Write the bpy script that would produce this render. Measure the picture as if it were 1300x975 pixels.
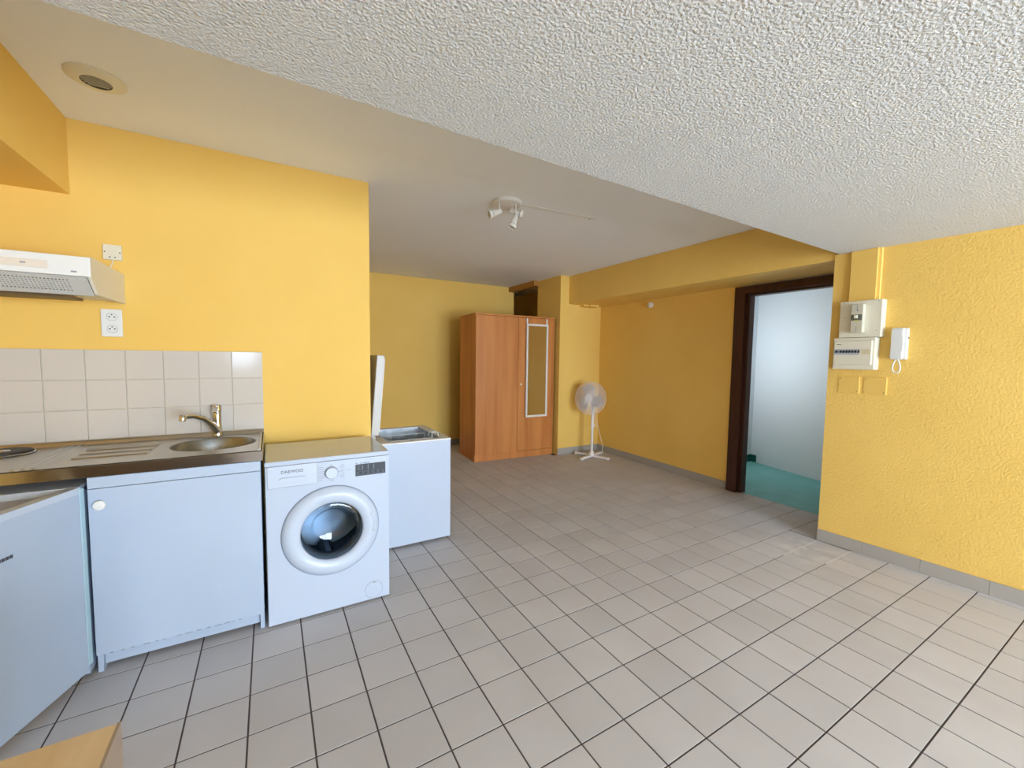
import bpy, bmesh, math, random
from mathutils import Vector, Matrix, Euler
random.seed(7)
for o in list(bpy.data.objects): bpy.data.objects.remove(o, do_unlink=True)
scene = bpy.context.scene
COL = scene.collection
PI = math.pi

# ------------------------------------------------------------------ camera
FPX = 525.6
CAM = Vector((-0.316, -1.489, 1.387))
YAW, PITCH, ROLL = 0.5292, -0.0662, 0.0134
_f = Vector((math.cos(PITCH)*math.sin(YAW), math.cos(PITCH)*math.cos(YAW), math.sin(PITCH)))
_r = Vector((math.cos(YAW), -math.sin(YAW), 0.0)); _u = _r.cross(_f)
CR = math.cos(ROLL)*_r + math.sin(ROLL)*_u
CU = -math.sin(ROLL)*_r + math.cos(ROLL)*_u
CF = _f
cam_data = bpy.data.cameras.new('camera'); cam = bpy.data.objects.new('camera', cam_data); COL.objects.link(cam)
cam_data.sensor_fit = 'HORIZONTAL'; cam_data.sensor_width = 36.0; cam_data.lens = FPX/1300*36.0
cam_data.clip_start = 0.02; cam_data.clip_end = 100
R3 = Matrix((CR, CU, -CF)).transposed()
cam.matrix_world = Matrix.Translation(CAM) @ R3.to_4x4()
scene.camera = cam
def project(p):
    q = Vector(p)-CAM; d = q.dot(CF)
    if d < 0.02: return None
    return (650+FPX*q.dot(CR)/d, 487.5-FPX*q.dot(CU)/d)

# ------------------------------------------------------------------ light
world = bpy.data.worlds.new('daylight'); scene.world = world; world.use_nodes = True
bg = world.node_tree.nodes['Background']
bg.inputs['Color'].default_value = (0.76, 0.92, 1.12, 1); bg.inputs['Strength'].default_value = 26.0
WIN = [(-1.05, -0.50, 1.15, 2.10), (0.35, 3.05, 0.12, 2.10)]     # daylight windows in the wall behind the viewer: x0, x1, z0, z1
WY = -5.6
def portal(name, x0, x1, z0, z1, y):
    d = bpy.data.lights.new(name, 'AREA'); d.shape = 'RECTANGLE'; d.size = x1-x0; d.size_y = z1-z0
    d.cycles.is_portal = True
    o = bpy.data.objects.new(name, d); COL.objects.link(o)
    o.location = ((x0+x1)/2, y, (z0+z1)/2); o.rotation_euler = (PI/2, 0, 0)
for w in WIN: portal('window_portal', *w, WY-0.12)
scene.view_settings.view_transform = 'Standard'; scene.view_settings.look = 'None'
scene.view_settings.gamma = 1.0; scene.view_settings.use_curve_mapping = False
scene.view_settings.exposure = 0.0

# ------------------------------------------------------------------ materials
def lin(c):
    return tuple(((v/255)/12.92 if v/255 <= 0.04045 else ((v/255+0.055)/1.055)**2.4) for v in c)
MATS = {}
def mat(name, rgb, rough=0.5, metal=0.0, bump=None, vary=None, spec=0.5, coat=0.0, emit=None):
    """bump=(scale, strength, distance); vary=(rgb2, scale, (sx,sy,sz), lo, hi)"""
    if name in MATS: return MATS[name]
    m = bpy.data.materials.new(name); m.use_nodes = True; nt = m.node_tree; N = nt.nodes; L = nt.links
    b = N['Principled BSDF']; c = lin(rgb)
    b.inputs['Base Color'].default_value = (*c, 1); b.inputs['Roughness'].default_value = rough
    b.inputs['Metallic'].default_value = metal; b.inputs['Specular IOR Level'].default_value = spec
    b.inputs['Coat Weight'].default_value = coat
    tc = N.new('ShaderNodeTexCoord')
    if vary:
        rgb2, sc, st, lo, hi = vary
        mp = N.new('ShaderNodeMapping'); mp.inputs['Scale'].default_value = st
        no = N.new('ShaderNodeTexNoise'); no.inputs['Scale'].default_value = sc; no.inputs['Detail'].default_value = 5
        rp = N.new('ShaderNodeValToRGB'); rp.color_ramp.elements[0].position = lo; rp.color_ramp.elements[1].position = hi
        rp.color_ramp.elements[0].color = (*c, 1); rp.color_ramp.elements[1].color = (*lin(rgb2), 1)
        L.new(tc.outputs['Object'], mp.inputs[0]); L.new(mp.outputs[0], no.inputs['Vector'])
        L.new(no.outputs['Fac'], rp.inputs[0]); L.new(rp.outputs[0], b.inputs['Base Color'])
    if bump:
        no = N.new('ShaderNodeTexNoise'); no.inputs['Scale'].default_value = bump[0]; no.inputs['Detail'].default_value = 3
        bp = N.new('ShaderNodeBump'); bp.inputs['Strength'].default_value = bump[1]; bp.inputs['Distance'].default_value = bump[2]
        L.new(tc.outputs['Object'], no.inputs['Vector']); L.new(no.outputs['Fac'], bp.inputs['Height'])
        L.new(bp.outputs[0], b.inputs['Normal'])
    if emit:
        b.inputs['Emission Color'].default_value = (*lin(emit[0]), 1); b.inputs['Emission Strength'].default_value = emit[1]
    MATS[name] = m
    return m
YEL = (243, 202, 110)
M_yel = mat('yellow_paint', YEL, 0.75, bump=(90, 0.10, 0.004), vary=((239, 196, 102), 1.6, (1, 1, 1), 0.35, 0.7), spec=0.25)
M_yelr = mat('yellow_rough_plaster', YEL, 0.62, bump=(85, 0.42, 0.009), vary=((239, 197, 104), 2.0, (1, 1, 1), 0.35, 0.7), spec=0.3)
M_ceil = mat('white_smooth_ceiling', (246, 247, 248), 0.85, bump=(60, 0.06, 0.003), spec=0.2)
M_crepi = mat('white_textured_ceiling', (226, 226, 224), 0.8, bump=(125, 1.0, 0.012), spec=0.25)
M_tile = mat('beige_floor_tile', (203, 199, 199), 0.55, bump=(160, 0.03, 0.002), vary=((194, 189, 188), 2.2, (1, 1, 1), 0.3, 0.75), spec=0.25)
M_grout = mat('dark_grout', (84, 76, 76), 0.9)
M_wgrout = mat('white_plaster_dust', (226, 222, 218), 0.9)
M_skirt = mat('grey_skirting_tile', (170, 163, 154), 0.45)
M_white_tile = mat('glazed_white_tile', (204, 197, 189), 0.12, bump=(9, 0.05, 0.004), spec=0.55)
M_wall_grout = mat('cream_wall_grout', (205, 195, 175), 0.9)
M_white = mat('white_lacquer', (194, 204, 220), 0.32, spec=0.5)
M_melamine = mat('white_melamine', (180, 194, 213), 0.42, vary=((175, 189, 209), 3, (1, 1, 1), 0.4, 0.7))
M_enamel = mat('white_enamel', (190, 201, 218), 0.14, spec=0.5)
M_plastic = mat('white_plastic', (232, 230, 224), 0.4)
M_bright = mat('bright_white_plastic', (232, 233, 232), 0.35)
M_cream = mat('cream_plastic', (232, 226, 206), 0.45)
M_aged = mat('aged_ivory_plastic', (222, 210, 178), 0.5)
M_lip = mat('polished_steel_lip_darkened', (158, 150, 142), 0.16, metal=1.0)  # darker than the worktop steel: dark reflections put into the colour
M_steel = mat('brushed_steel', (196, 192, 185), 0.30, metal=1.0, bump=(220, 0.05, 0.001))
M_chrome = mat('chrome', (205, 203, 198), 0.12, metal=1.0)
M_galv = mat('galvanised_sheet', (214, 222, 230), 0.4, metal=0.6, vary=((186, 196, 206), 14, (1, 1, 1), 0.35, 0.65))
M_dark = mat('black_plastic', (28, 32, 40), 0.3)
M_ink = mat('dark_print', (70, 72, 84), 0.7)
M_inkg = mat('grey_print', (150, 150, 162), 0.7)
M_gap = mat('dark_gap', (60, 64, 76), 0.8)
M_iron = mat('cast_iron_plate', (58, 52, 46), 0.5, metal=0.3)
M_cherry = mat('cherry_wood', (208, 136, 70), 0.42, vary=((188, 114, 54), 2.2, (5, 5, 0.35), 0.35, 0.7), spec=0.4)
M_cherrys = mat('cherry_wood_dark_edge', (140, 82, 42), 0.5)
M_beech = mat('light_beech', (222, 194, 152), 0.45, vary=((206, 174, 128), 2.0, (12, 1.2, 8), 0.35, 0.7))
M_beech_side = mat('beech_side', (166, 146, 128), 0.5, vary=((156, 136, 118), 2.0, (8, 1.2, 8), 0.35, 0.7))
M_mahog = mat('dark_mahogany_frame', (74, 38, 28), 0.4, vary=((58, 28, 20), 3, (6, 6, 0.5), 0.35, 0.7))
M_hallw = mat('hall_white_paint', (226, 232, 238), 0.85, bump=(70, 0.12, 0.004))
M_green = mat('green_lino', (128, 192, 188), 0.55, vary=((114, 180, 176), 5, (1, 1, 1), 0.35, 0.7))
M_dgreen = mat('dark_green_skirting', (20, 92, 84), 0.5)
M_brown = mat('brown_wood_header', (172, 120, 46), 0.6)
M_fan = mat('fan_white', (238, 230, 226), 0.4)
M_blueseal = mat('pale_blue_edge', (178, 208, 222), 0.4)
M_mirror = mat('mirror_silver', (225, 222, 214), 0.03, metal=1.0)
M_frame = mat('white_mirror_frame', (228, 224, 216), 0.4)
M_green_led = mat('yellow_green_lens', (190, 196, 70), 0.3)
def glass_mat():
    m = bpy.data.materials.new('door_glass'); m.use_nodes = True; nt = m.node_tree; N = nt.nodes; L = nt.links
    for n in list(N): N.remove(n)
    o = N.new('ShaderNodeOutputMaterial'); mx = N.new('ShaderNodeMixShader'); t = N.new('ShaderNodeBsdfTransparent')
    g = N.new('ShaderNodeBsdfGlossy'); fr = N.new('ShaderNodeFresnel')
    t.inputs[0].default_value = (0.62, 0.72, 0.80, 1); g.inputs['Roughness'].default_value = 0.03; fr.inputs[0].default_value = 1.6
    L.new(fr.outputs[0], mx.inputs[0]); L.new(t.outputs[0], mx.inputs[1]); L.new(g.outputs[0], mx.inputs[2]); L.new(mx.outputs[0], o.inputs[0])
    return m
M_glass = glass_mat()

# ------------------------------------------------------------------ builders
OFF = {}
def V(*a): return Vector(a)
def obj(name, bm, m, parent=None, loc=None, smooth=False):
    """links bm (world coordinates) as one mesh; under a parent the coordinates are shifted to the parent's root"""
    off = Vector(loc) if loc is not None else (OFF.get(parent.name, Vector((0, 0, 0))) if parent else Vector((0, 0, 0)))
    if off.length > 0: bmesh.ops.translate(bm, verts=bm.verts, vec=-off)
    bmesh.ops.recalc_face_normals(bm, faces=bm.faces)
    me = bpy.data.meshes.new(name); bm.to_mesh(me); bm.free()
    if m: me.materials.append(m)
    if smooth:
        for p in me.polygons: p.use_smooth = True
        try: me.set_sharp_from_angle(angle=math.radians(38))
        except Exception: pass
    o = bpy.data.objects.new(name, me); COL.objects.link(o)
    if parent: o.parent = parent
    elif loc is not None: o.location = loc
    OFF[o.name] = off
    return o
def tag(o, label, cat, group=None, kind=None):
    o['label'] = label; o['category'] = cat
    if group: o['group'] = group
    if kind: o['kind'] = kind
    return o
def thing(name, label, cat, loc, rotz=0.0, local=False, group=None):
    o = bpy.data.objects.new(name, None); COL.objects.link(o); o.location = loc; o.rotation_euler = (0, 0, rotz)
    o.empty_display_size = 0.1
    OFF[o.name] = Vector((0, 0, 0)) if local else Vector(loc)
    return tag(o, label, cat, group)
def struct(name, bm, m, label, cat, parent=None, smooth=False):
    o = obj(name, bm, m, parent, smooth=smooth); tag(o, label, cat, kind='structure'); return o
def B(): return bmesh.new()
def box(bm, x0, x1, y0, y1, z0, z1, bev=0.0, seg=2, M=None):
    vs = [bm.verts.new(p) for p in ((x0,y0,z0),(x1,y0,z0),(x1,y1,z0),(x0,y1,z0),(x0,y0,z1),(x1,y0,z1),(x1,y1,z1),(x0,y1,z1))]
    fs = [bm.faces.new([vs[i] for i in f]) for f in ((3,2,1,0),(4,5,6,7),(0,1,5,4),(1,2,6,5),(2,3,7,6),(3,0,4,7))]
    if M is not None:
        for v in vs: v.co = M @ v.co
    if bev > 0:
        es = list({e for f in fs for e in f.edges})
        bmesh.ops.bevel(bm, geom=es, offset=bev, segments=seg, profile=0.5, affect='EDGES')
    return bm
def bx(*a, **k): return box(B(), *a, **k)
def prism(bm, poly, axis, a, b):
    """poly: 2-D points in the two other axes (order x,y / x,z / y,z); extruded from a to b along axis"""
    def P(p, t):
        return {'z': (p[0], p[1], t), 'y': (p[0], t, p[1]), 'x': (t, p[0], p[1])}[axis]
    A = [bm.verts.new(P(p, a)) for p in poly]; C = [bm.verts.new(P(p, b)) for p in poly]
    bm.faces.new(A); bm.faces.new(list(reversed(C)))
    n = len(poly)
    for i in range(n): bm.faces.new((A[i], C[i], C[(i+1) % n], A[(i+1) % n]))
    return bm
def frame_of(d):
    d = Vector(d).normalized(); up = Vector((0, 0, 1)) if abs(d.z) < 0.9 else Vector((1, 0, 0))
    a = d.cross(up).normalized(); return a, d.cross(a).normalized()
def tube(bm, pts, r, n=8, cap=True):
    pts = [Vector(p) for p in pts]; rr = r if isinstance(r, (list, tuple)) else [r]*len(pts)
    rings = []; a0 = None
    for i, p in enumerate(pts):
        d = (pts[min(i+1, len(pts)-1)]-pts[max(i-1, 0)])
        if a0 is None: a, b = frame_of(d)
        else:
            dn = d.normalized(); a = (a0-dn*a0.dot(dn)).normalized(); b = dn.cross(a)
        a0 = a
        rings.append([bm.verts.new(p+rr[i]*(math.cos(2*PI*k/n)*a+math.sin(2*PI*k/n)*b)) for k in range(n)])
    for i in range(len(rings)-1):
        for k in range(n): bm.faces.new((rings[i][k], rings[i][(k+1) % n], rings[i+1][(k+1) % n], rings[i+1][k]))
    if cap: bm.faces.new(rings[0]); bm.faces.new(list(reversed(rings[-1])))
    return bm
def lathe(bm, prof, origin, axis, n=48, sx=1.0, sy=1.0):
    """prof: list of (radius, height along axis). r==0 closes."""
    o = Vector(origin); d = Vector(axis).normalized(); a, b = frame_of(d)
    rings = []
    for r, h in prof:
        if r < 1e-6: rings.append([bm.verts.new(o+d*h)])
        else: rings.append([bm.verts.new(o+d*h+r*(sx*math.cos(2*PI*k/n)*a+sy*math.sin(2*PI*k/n)*b)) for k in range(n)])
    for A, C in zip(rings, rings[1:]):
        for k in range(n):
            k2 = (k+1) % n
            if len(A) == 1 and len(C) == 1: continue
            if len(A) == 1: bm.faces.new((A[0], C[k2], C[k]))
            elif len(C) == 1: bm.faces.new((A[k], A[k2], C[0]))
            else: bm.faces.new((A[k], A[k2], C[k2], C[k]))
    return bm
def lt(prof, origin, axis, n=48, **k): return lathe(B(), prof, origin, axis, n, **k)
def torus(bm, c, axis, R, r, n=48, m=6, a0=0.0, a1=2*PI):
    c = Vector(c); a, b = frame_of(axis); full = abs(a1-a0-2*PI) < 1e-6
    pts = [c+R*(math.cos(a0+(a1-a0)*k/n)*a+math.sin(a0+(a1-a0)*k/n)*b) for k in range(n+(0 if full else 1))]
    d = Vector(axis).normalized(); rings = []
    for p in pts:
        e = (p-c).normalized()
        rings.append([bm.verts.new(p+r*(math.cos(2*PI*k/m)*e+math.sin(2*PI*k/m)*d)) for k in range(m)])
    N = len(rings)
    for i in range(N if full else N-1):
        for k in range(m): bm.faces.new((rings[i][k], rings[(i+1) % N][k], rings[(i+1) % N][(k+1) % m], rings[i][(k+1) % m]))
    return bm
def text_bm(body, size, M, extrude=0.0005, sx=1.0):
    cu = bpy.data.curves.new('lettering', 'FONT'); cu.body = body; cu.size = size; cu.extrude = extrude
    cu.align_x = 'CENTER'; cu.align_y = 'CENTER'
    t = bpy.data.objects.new('lettering', cu); COL.objects.link(t)
    bpy.context.view_layer.update()
    me = bpy.data.meshes.new_from_object(t.evaluated_get(bpy.context.evaluated_depsgraph_get()))
    bm = B(); bm.from_mesh(me); bpy.data.objects.remove(t, do_unlink=True); bpy.data.meshes.remove(me)
    bmesh.ops.transform(bm, matrix=M @ Matrix.Diagonal((sx, 1, 1, 1)), verts=bm.verts)
    return bm
FACE_Y = Matrix.Rotation(PI/2, 4, 'X')            # text upright, facing -Y
# =================================================================== STRUCTURE
T = 0.2075
ZC, ZL = 2.52, 2.17
def rx(y): return 3.326-0.054*(y-0.01)            # right wall face
def dx(y): return 3.862+0.034*(y-1.09)            # recessed door wall face
KY = 1.428
floor = struct('floor', box(bx(-2.1, 3.93, -5.6, 4.5, -0.08, -0.0025), 3.15, 3.85, 4.5, 5.5, -0.08, -0.0025), M_grout, 'tiled floor of square beige tiles with dark joints', 'floor')
tile_cache = {}
def tile_mesh(w, h, key_extra=''):
    k = (round(w, 3), round(h, 3))
    if k in tile_cache: return tile_cache[k]
    bm = B(); c = 0.0008; g = 0.0032; a, b = w/2-g, h/2-g
    lo = [bm.verts.new(p) for p in ((-a,-b,-0.0025),(a,-b,-0.0025),(a,b,-0.0025),(-a,b,-0.0025))]
    md = [bm.verts.new(p) for p in ((-a,-b,-c*0.6),(a,-b,-c*0.6),(a,b,-c*0.6),(-a,b,-c*0.6))]
    hi = [bm.verts.new(p) for p in ((-a+c,-b+c,0),(a-c,-b+c,0),(a-c,b-c,0),(-a+c,b-c,0))]
    bm.faces.new(hi)
    for A, C in ((lo, md), (md, hi)):
        for i in range(4): bm.faces.new((A[i], A[(i+1) % 4], C[(i+1) % 4], C[i]))
    me = bpy.data.meshes.new('tile'); bm.to_mesh(me); bm.free(); me.materials.append(M_tile_floor)
    tile_cache[k] = me; return me
def floor_tile_material():
    m = M_tile.copy(); m.name = 'floor_tile_worn'; nt = m.node_tree; N = nt.nodes; L = nt.links
    b = N['Principled BSDF']; src = b.inputs['Base Color'].links[0].from_socket
    geo = N.new('ShaderNodeNewGeometry'); oi = N.new('ShaderNodeObjectInfo')
    # slight tone difference from tile to tile
    hsv = N.new('ShaderNodeHueSaturation'); mr = N.new('ShaderNodeMapRange')
    mr.inputs['To Min'].default_value = 0.95; mr.inputs['To Max'].default_value = 1.05
    L.new(oi.outputs['Random'], mr.inputs['Value']); L.new(mr.outputs[0], hsv.inputs['Value']); L.new(src, hsv.inputs['Color'])
    # plaster dust stain by the wall corner
    dist = N.new('ShaderNodeVectorMath'); dist.operation = 'DISTANCE'; dist.inputs[1].default_value = (3.02, -0.03, 0)
    no = N.new('ShaderNodeTexNoise'); no.inputs['Scale'].default_value = 9; no.inputs['Detail'].default_value = 6
    r1 = N.new('ShaderNodeMapRange'); r1.inputs['From Min'].default_value = 0.42; r1.inputs['From Max'].default_value = 0.0
    r2 = N.new('ShaderNodeMapRange'); r2.inputs['From Min'].default_value = 0.45; r2.inputs['From Max'].default_value = 0.75
    mu = N.new('ShaderNodeMath'); mu.operation = 'MULTIPLY'; mu.use_clamp = True
    mx = N.new('ShaderNodeMix'); mx.data_type = 'RGBA'; mx.inputs['B'].default_value = (*lin((226, 222, 220)), 1)
    L.new(geo.outputs['Position'], dist.inputs[0]); L.new(geo.outputs['Position'], no.inputs['Vector'])
    L.new(dist.outputs['Value'], r1.inputs['Value']); L.new(no.outputs['Fac'], r2.inputs['Value'])
    L.new(r1.outputs[0], mu.inputs[0]); L.new(r2.outputs[0], mu.inputs[1]); L.new(mu.outputs[0], mx.inputs['Factor'])
    L.new(hsv.outputs[0], mx.inputs['A']); L.new(mx.outputs['Result'], b.inputs['Base Color'])
    # world-space variation so that neighbouring tiles differ
    for l in list(nt.links):
        if l.from_node.bl_idname == 'ShaderNodeTexCoord':
            t = l.to_socket; nt.links.remove(l); L.new(geo.outputs['Position'], t)
    return m
M_tile_floor = floor_tile_material()
tiles = []
def inside(cx, cy):
    if cx < 0.272 and cy > KY: return False
    if cx > 3.19 and 3.2 < cy < 3.77: return False
    return True
for i in range(-10, 20):
    for j in range(-27, 22):
        x0, x1, y0, y1 = i*T, (i+1)*T, j*T, (j+1)*T
        y0 = max(y0, -5.59)
        if y1 <= 0.011+1e-3: lim = rx(y0)-0.002
        elif y0 < 0.011:      # row that meets the corner: split at the recess edge
            lim = rx(0.01)-0.002
            if x1 > 3.33: tiles.append((max(x0, 3.33), min(x1, 3.925), 0.012, y1))
        elif y0 < 1.0: lim = 3.925
        else: lim = dx(y1)-0.002
        x1 = min(x1, lim)
        if y1 > 4.49: y1 = 4.49
        if y0 < KY < y1 and (x0+x1)/2 < 0.272: y1 = KY
        if y0 < 3.2 < y1 and (x0+x1)/2 > 3.19: y1 = 3.199
        if x1-x0 < 0.02 or y1-y0 < 0.02: continue
        if not inside((x0+x1)/2, (y0+y1)/2): continue
        tiles.append((x0, x1, y0, y1))
HIDE = [(-1.6, 0.25, 0.88, 1.43), (0.31, 0.84, 1.42, 2.03), (1.98, 3.17, 3.35, 3.9), (-1.7, -0.55, -1.2, -0.5)]
def area(t):
    P = [project((t[a], t[b], 0)) for a, b in ((0,2),(1,2),(1,3),(0,3))]
    if any(p is None for p in P): return 0
    if not any(-5 < p[0] < 1305 and -5 < p[1] < 980 for p in P): return 0
    cx, cy = (t[0]+t[1])/2, (t[2]+t[3])/2
    if any(h[0] < cx < h[1] and h[2] < cy < h[3] for h in HIDE): return 0
    P = [(min(max(p[0], 0), 1300), min(max(p[1], 0), 975)) for p in P]
    return abs(sum(P[k][0]*P[(k+1) % 4][1]-P[(k+1) % 4][0]*P[k][1] for k in range(4)))/2
tiles.sort(key=area, reverse=True)
for t in tiles[:300]:
    o = bpy.data.objects.new('tile', tile_mesh(t[1]-t[0], t[3]-t[2])); COL.objects.link(o); o.parent = floor
    o.location = ((t[0]+t[1])/2, (t[2]+t[3])/2, random.uniform(-0.0003, 0.0003))
bm = B()
for t in tiles[300:]:
    me = tile_mesh(t[1]-t[0], t[3]-t[2]); n0 = len(bm.verts); bm.from_mesh(me); bm.verts.ensure_lookup_table()
    for v in bm.verts[n0:]: v.co += Vector(((t[0]+t[1])/2, (t[2]+t[3])/2, 0))
o = obj('tile_field', bm, M_tile_floor, floor); o['kind'] = 'stuff'
for k, (xa, xb, j) in enumerate(((2.82, 3.31, 0), (2.95, 3.32, -1))):
    obj('white_joint', bx(xa, xb, j*T-0.003, j*T+0.003, -0.003, -0.0006), M_wgrout, floor)

walls = {}
kw = struct('wall_left', bx(-2.1, 0.272, KY, 4.5, -0.08, ZC), M_yel, 'yellow painted kitchen wall behind the sink and range hood', 'wall')
# backsplash of white tiles: three rows
P_ = 0.1545; XR = -0.355
obj('tile_bedding', bx(XR-10*P_, XR-0.001, KY-0.004, KY+0.001, 0.905, 1.394), M_wall_grout, kw)
bm = bx(-P_/2+0.0017, P_/2-0.0017, -0.0065, 0, -P_/2+0.0017, P_/2-0.0017, bev=0.0012, seg=1)
me_wt = bpy.data.meshes.new('wall_tile'); bmesh.ops.recalc_face_normals(bm, faces=bm.faces); bm.to_mesh(me_wt); bm.free(); me_wt.materials.append(M_white_tile)
for r in range(3):
    for c in range(10):
        o = bpy.data.objects.new('wall_tile', me_wt); COL.objects.link(o); o.parent = kw
        o.location = (XR-(c+0.5)*P_, KY-0.003, 1.394-(r+0.5)*P_)
        o.rotation_euler = (random.uniform(-0.006, 0.006), 0, random.uniform(-0.008, 0.008))
struct('wall_back', bx(0.272, 3.20, 4.5, 4.6, -0.08, ZC), M_yel, 'yellow far wall behind the wardrobe', 'wall')
struct('wall_pier', bx(3.19, 4.05, 3.2, 3.77, -0.08, ZC), M_yel, 'yellow wall pier between wardrobe and fan corner', 'wall')
struct('wall_alcove', box(box(box(B(), 3.75, 3.85, 3.77, 5.4, -0.08, ZC), 3.10, 3.85, 5.4, 5.5, -0.08, ZC), 3.10, 3.20, 4.6, 5.4, -0.08, ZC), M_yel, 'shaded wall inside the alcove behind the wardrobe', 'wall')
struct('trim_1', prism(B(), [(3.74, ZC-0.075), (4.5, ZC-0.075), (4.5, ZC), (3.74, ZC)], 'x', 3.10, 3.19), M_brown, 'brown wooden header under the ceiling above the wardrobe', 'trim')
# door wall: runs from the pier to the door frame
struct('wall_door', prism(B(), [(dx(1.05), 1.05), (dx(3.2), 3.2), (dx(3.2)+0.11, 3.2), (dx(1.05)+0.11, 1.05)], 'z', -0.08, 2.2), M_yel, 'yellow recessed wall between the fan corner and the door', 'wall')
struct('ceiling_beam', bx(3.335, 4.05, 0.01, 3.2, 2.135, ZC, bev=0.004), M_yelr, 'yellow boxed beam along the ceiling above the door wall', 'beam')
struct('wall_right', prism(B(), [(rx(0.01), 0.01), (4.05, 0.01), (4.05, -5.6), (rx(-5.6), -5.6)], 'z', -0.08, ZL), M_yelr, 'rough yellow right wall carrying the fuse board and intercom', 'wall')
struct('wall_side', bx(-2.2, -2.1, -5.6, 1.43, -0.08, ZC), M_yel, 'yellow wall on the far left of the kitchen', 'wall')
def wall_with_windows():
    bm = B(); y0, y1 = WY-0.22, WY; x0, x1 = -2.2, 4.05
    xs = [x0]
    for (a, b, z0, z1) in WIN:
        box(bm, xs[-1], a, y0, y1, -0.08, ZC); box(bm, a, b, y0, y1, -0.08, z0); box(bm, a, b, y0, y1, z1, ZC); xs.append(b)
    box(bm, xs[-1], x1, y0, y1, -0.08, ZC)
    return bm
struct('wall_front', wall_with_windows(), M_yel, 'yellow window wall behind the viewer', 'wall')
for k, (a, b, z0, z1) in enumerate(WIN):
    bm = B(); y0, y1 = WY-0.14, WY-0.08
    for (p, q, s, t) in ((a, a+0.06, z0, z1), (b-0.06, b, z0, z1), (a, b, z0, z0+0.06), (a, b, z1-0.06, z1), ((a+b)/2-0.05, (a+b)/2+0.05, z0, z1)):
        box(bm, p, q, y0, y1, s, t)
    struct('window_%d' % (k+1), bm, M_white, 'white window frame behind the viewer letting in daylight', 'window')
struct('ceiling', bx(-2.2, 4.05, -5.82, 5.5, ZC, ZC+0.1), M_ceil, 'smooth white upper ceiling over kitchen and wardrobe', 'ceiling')
struct('ceiling_lowered', prism(B(), [(-2.1, -0.125), (3.42, -0.018), (3.65, -5.6), (-2.1, -5.6)], 'z', ZL, ZC), M_crepi, 'lowered white ceiling with coarse roughcast texture', 'ceiling')
struct('ceiling_bulkhead', bx(-2.1, -1.15, -0.09, KY, 2.155, ZC), M_yel, 'yellow bulkhead box in the upper left corner above the hood', 'bulkhead')

# skirting tiles
def skirting(name, label, p0, p1, h, first, pitch, thick=0.009):
    p0 = Vector((*p0, 0)); p1 = Vector((*p1, 0)); d = (p1-p0); Lg = d.length; d.normalize()
    n = Vector((d.y, -d.x, 0))            # to the right of travel = into the room
    root = B(); ang = math.atan2(d.y, d.x)
    Mx = Matrix.Translation(p0) @ Matrix.Rotation(ang, 4, 'Z')
    box(root, 0, Lg, -thick*0.5, 0.002, 0, h-0.004, M=Mx)
    s = struct(name, root, M_wall_grout, label, 'baseboard')
    a = 0.0; L_ = first
    while a < Lg-0.01:
        b = min(a+L_, Lg)
        obj('skirting_tile', box(B(), a+0.0012, b-0.0012, -thick, -thick*0.3, 0, h, bev=0.0015, seg=1, M=Mx), M_skirt, s)
        a = b; L_ = pitch
skirting('baseboard_right', 'grey tile baseboard along the rough right wall', (rx(0.012), 0.012), (rx(-5.59), -5.59), 0.090, 0.278, 0.304)
skirting('baseboard_return', 'short grey baseboard on the return beside the doorway', (3.86, 0.012), (rx(0.012), 0.012), 0.090, 0.3, 0.304)
skirting('baseboard_door', 'grey tile baseboard under the yellow door wall', (dx(3.2), 3.2), (dx(1.1), 1.1), 0.090, 0.25, 0.304)
skirting('baseboard_pier', 'grey tile baseboard along the foot of the pier', (3.19, 3.2), (dx(3.2), 3.2), 0.090, 0.304, 0.304)
skirting('baseboard_back', 'grey tile baseboard at the foot of the far wall', (0.272, 4.5), (3.19, 4.5), 0.090, 0.304, 0.304)

# door frame of the open doorway
dj = dx(1.0)
df = thing('door_1', 'dark mahogany frame of the open doorway to the hall', 'door frame', (dj, 1.0, 0)); df['kind'] = 'structure'
obj('jamb', box(box(B(), dj-0.012, dj+0.035, 0.985, 1.095, 0, 2.125, bev=0.003), dj+0.03, dj+0.115, 0.955, 1.05, 0, 2.085, bev=0.003), M_mahog, df)
obj('jamb', box(box(B(), dj-0.012, dj+0.035, 0.012, 0.10, 0, 2.125, bev=0.003), dj+0.03, dj+0.115, 0.012, 0.13, 0, 2.085, bev=0.003), M_mahog, df)
obj('head', box(box(B(), dj-0.012, dj+0.035, 0.10, 0.985, 2.05, 2.125, bev=0.003), dj+0.03, dj+0.115, 0.13, 0.955, 2.03, 2.09, bev=0.003), M_mahog, df)

# hall behind the door
struct('hall_floor', bx(3.93, 5.9, -1.6, 1.75, -0.08, -0.001), M_green, 'green linoleum floor of the hall beyond the doorway', 'floor')
hw = struct('wall_hall_far', prism(B(), [(5.375, 1.72), (4.96, 0.0), (4.60, -1.5), (5.9, -1.5), (5.9, 1.72)], 'z', -0.08, 3.0), M_hallw, 'white far wall of the hall seen through the doorway', 'wall')
struct('wall_hall_left', bx(3.92, 5.9, 1.70, 1.85, -0.08, 3.0), M_hallw, 'narrow strip of white hall wall beside the door frame', 'wall')
struct('wall_hall_right', bx(4.05, 5.9, -1.6, -1.5, -0.08, 3.0), M_hallw, 'white end wall of the hall', 'wall')
struct('ceiling_hall', bx(4.05, 5.9, -1.6, 1.85, 2.60, 2.70), M_hallw, 'white hall ceiling', 'ceiling')
obj_ = struct('baseboard_hall', box(B(), 4.02, 5.36, 1.688, 1.702, 0, 0.095), M_dgreen, 'dark green baseboard at the foot of the hall wall', 'baseboard')
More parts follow.
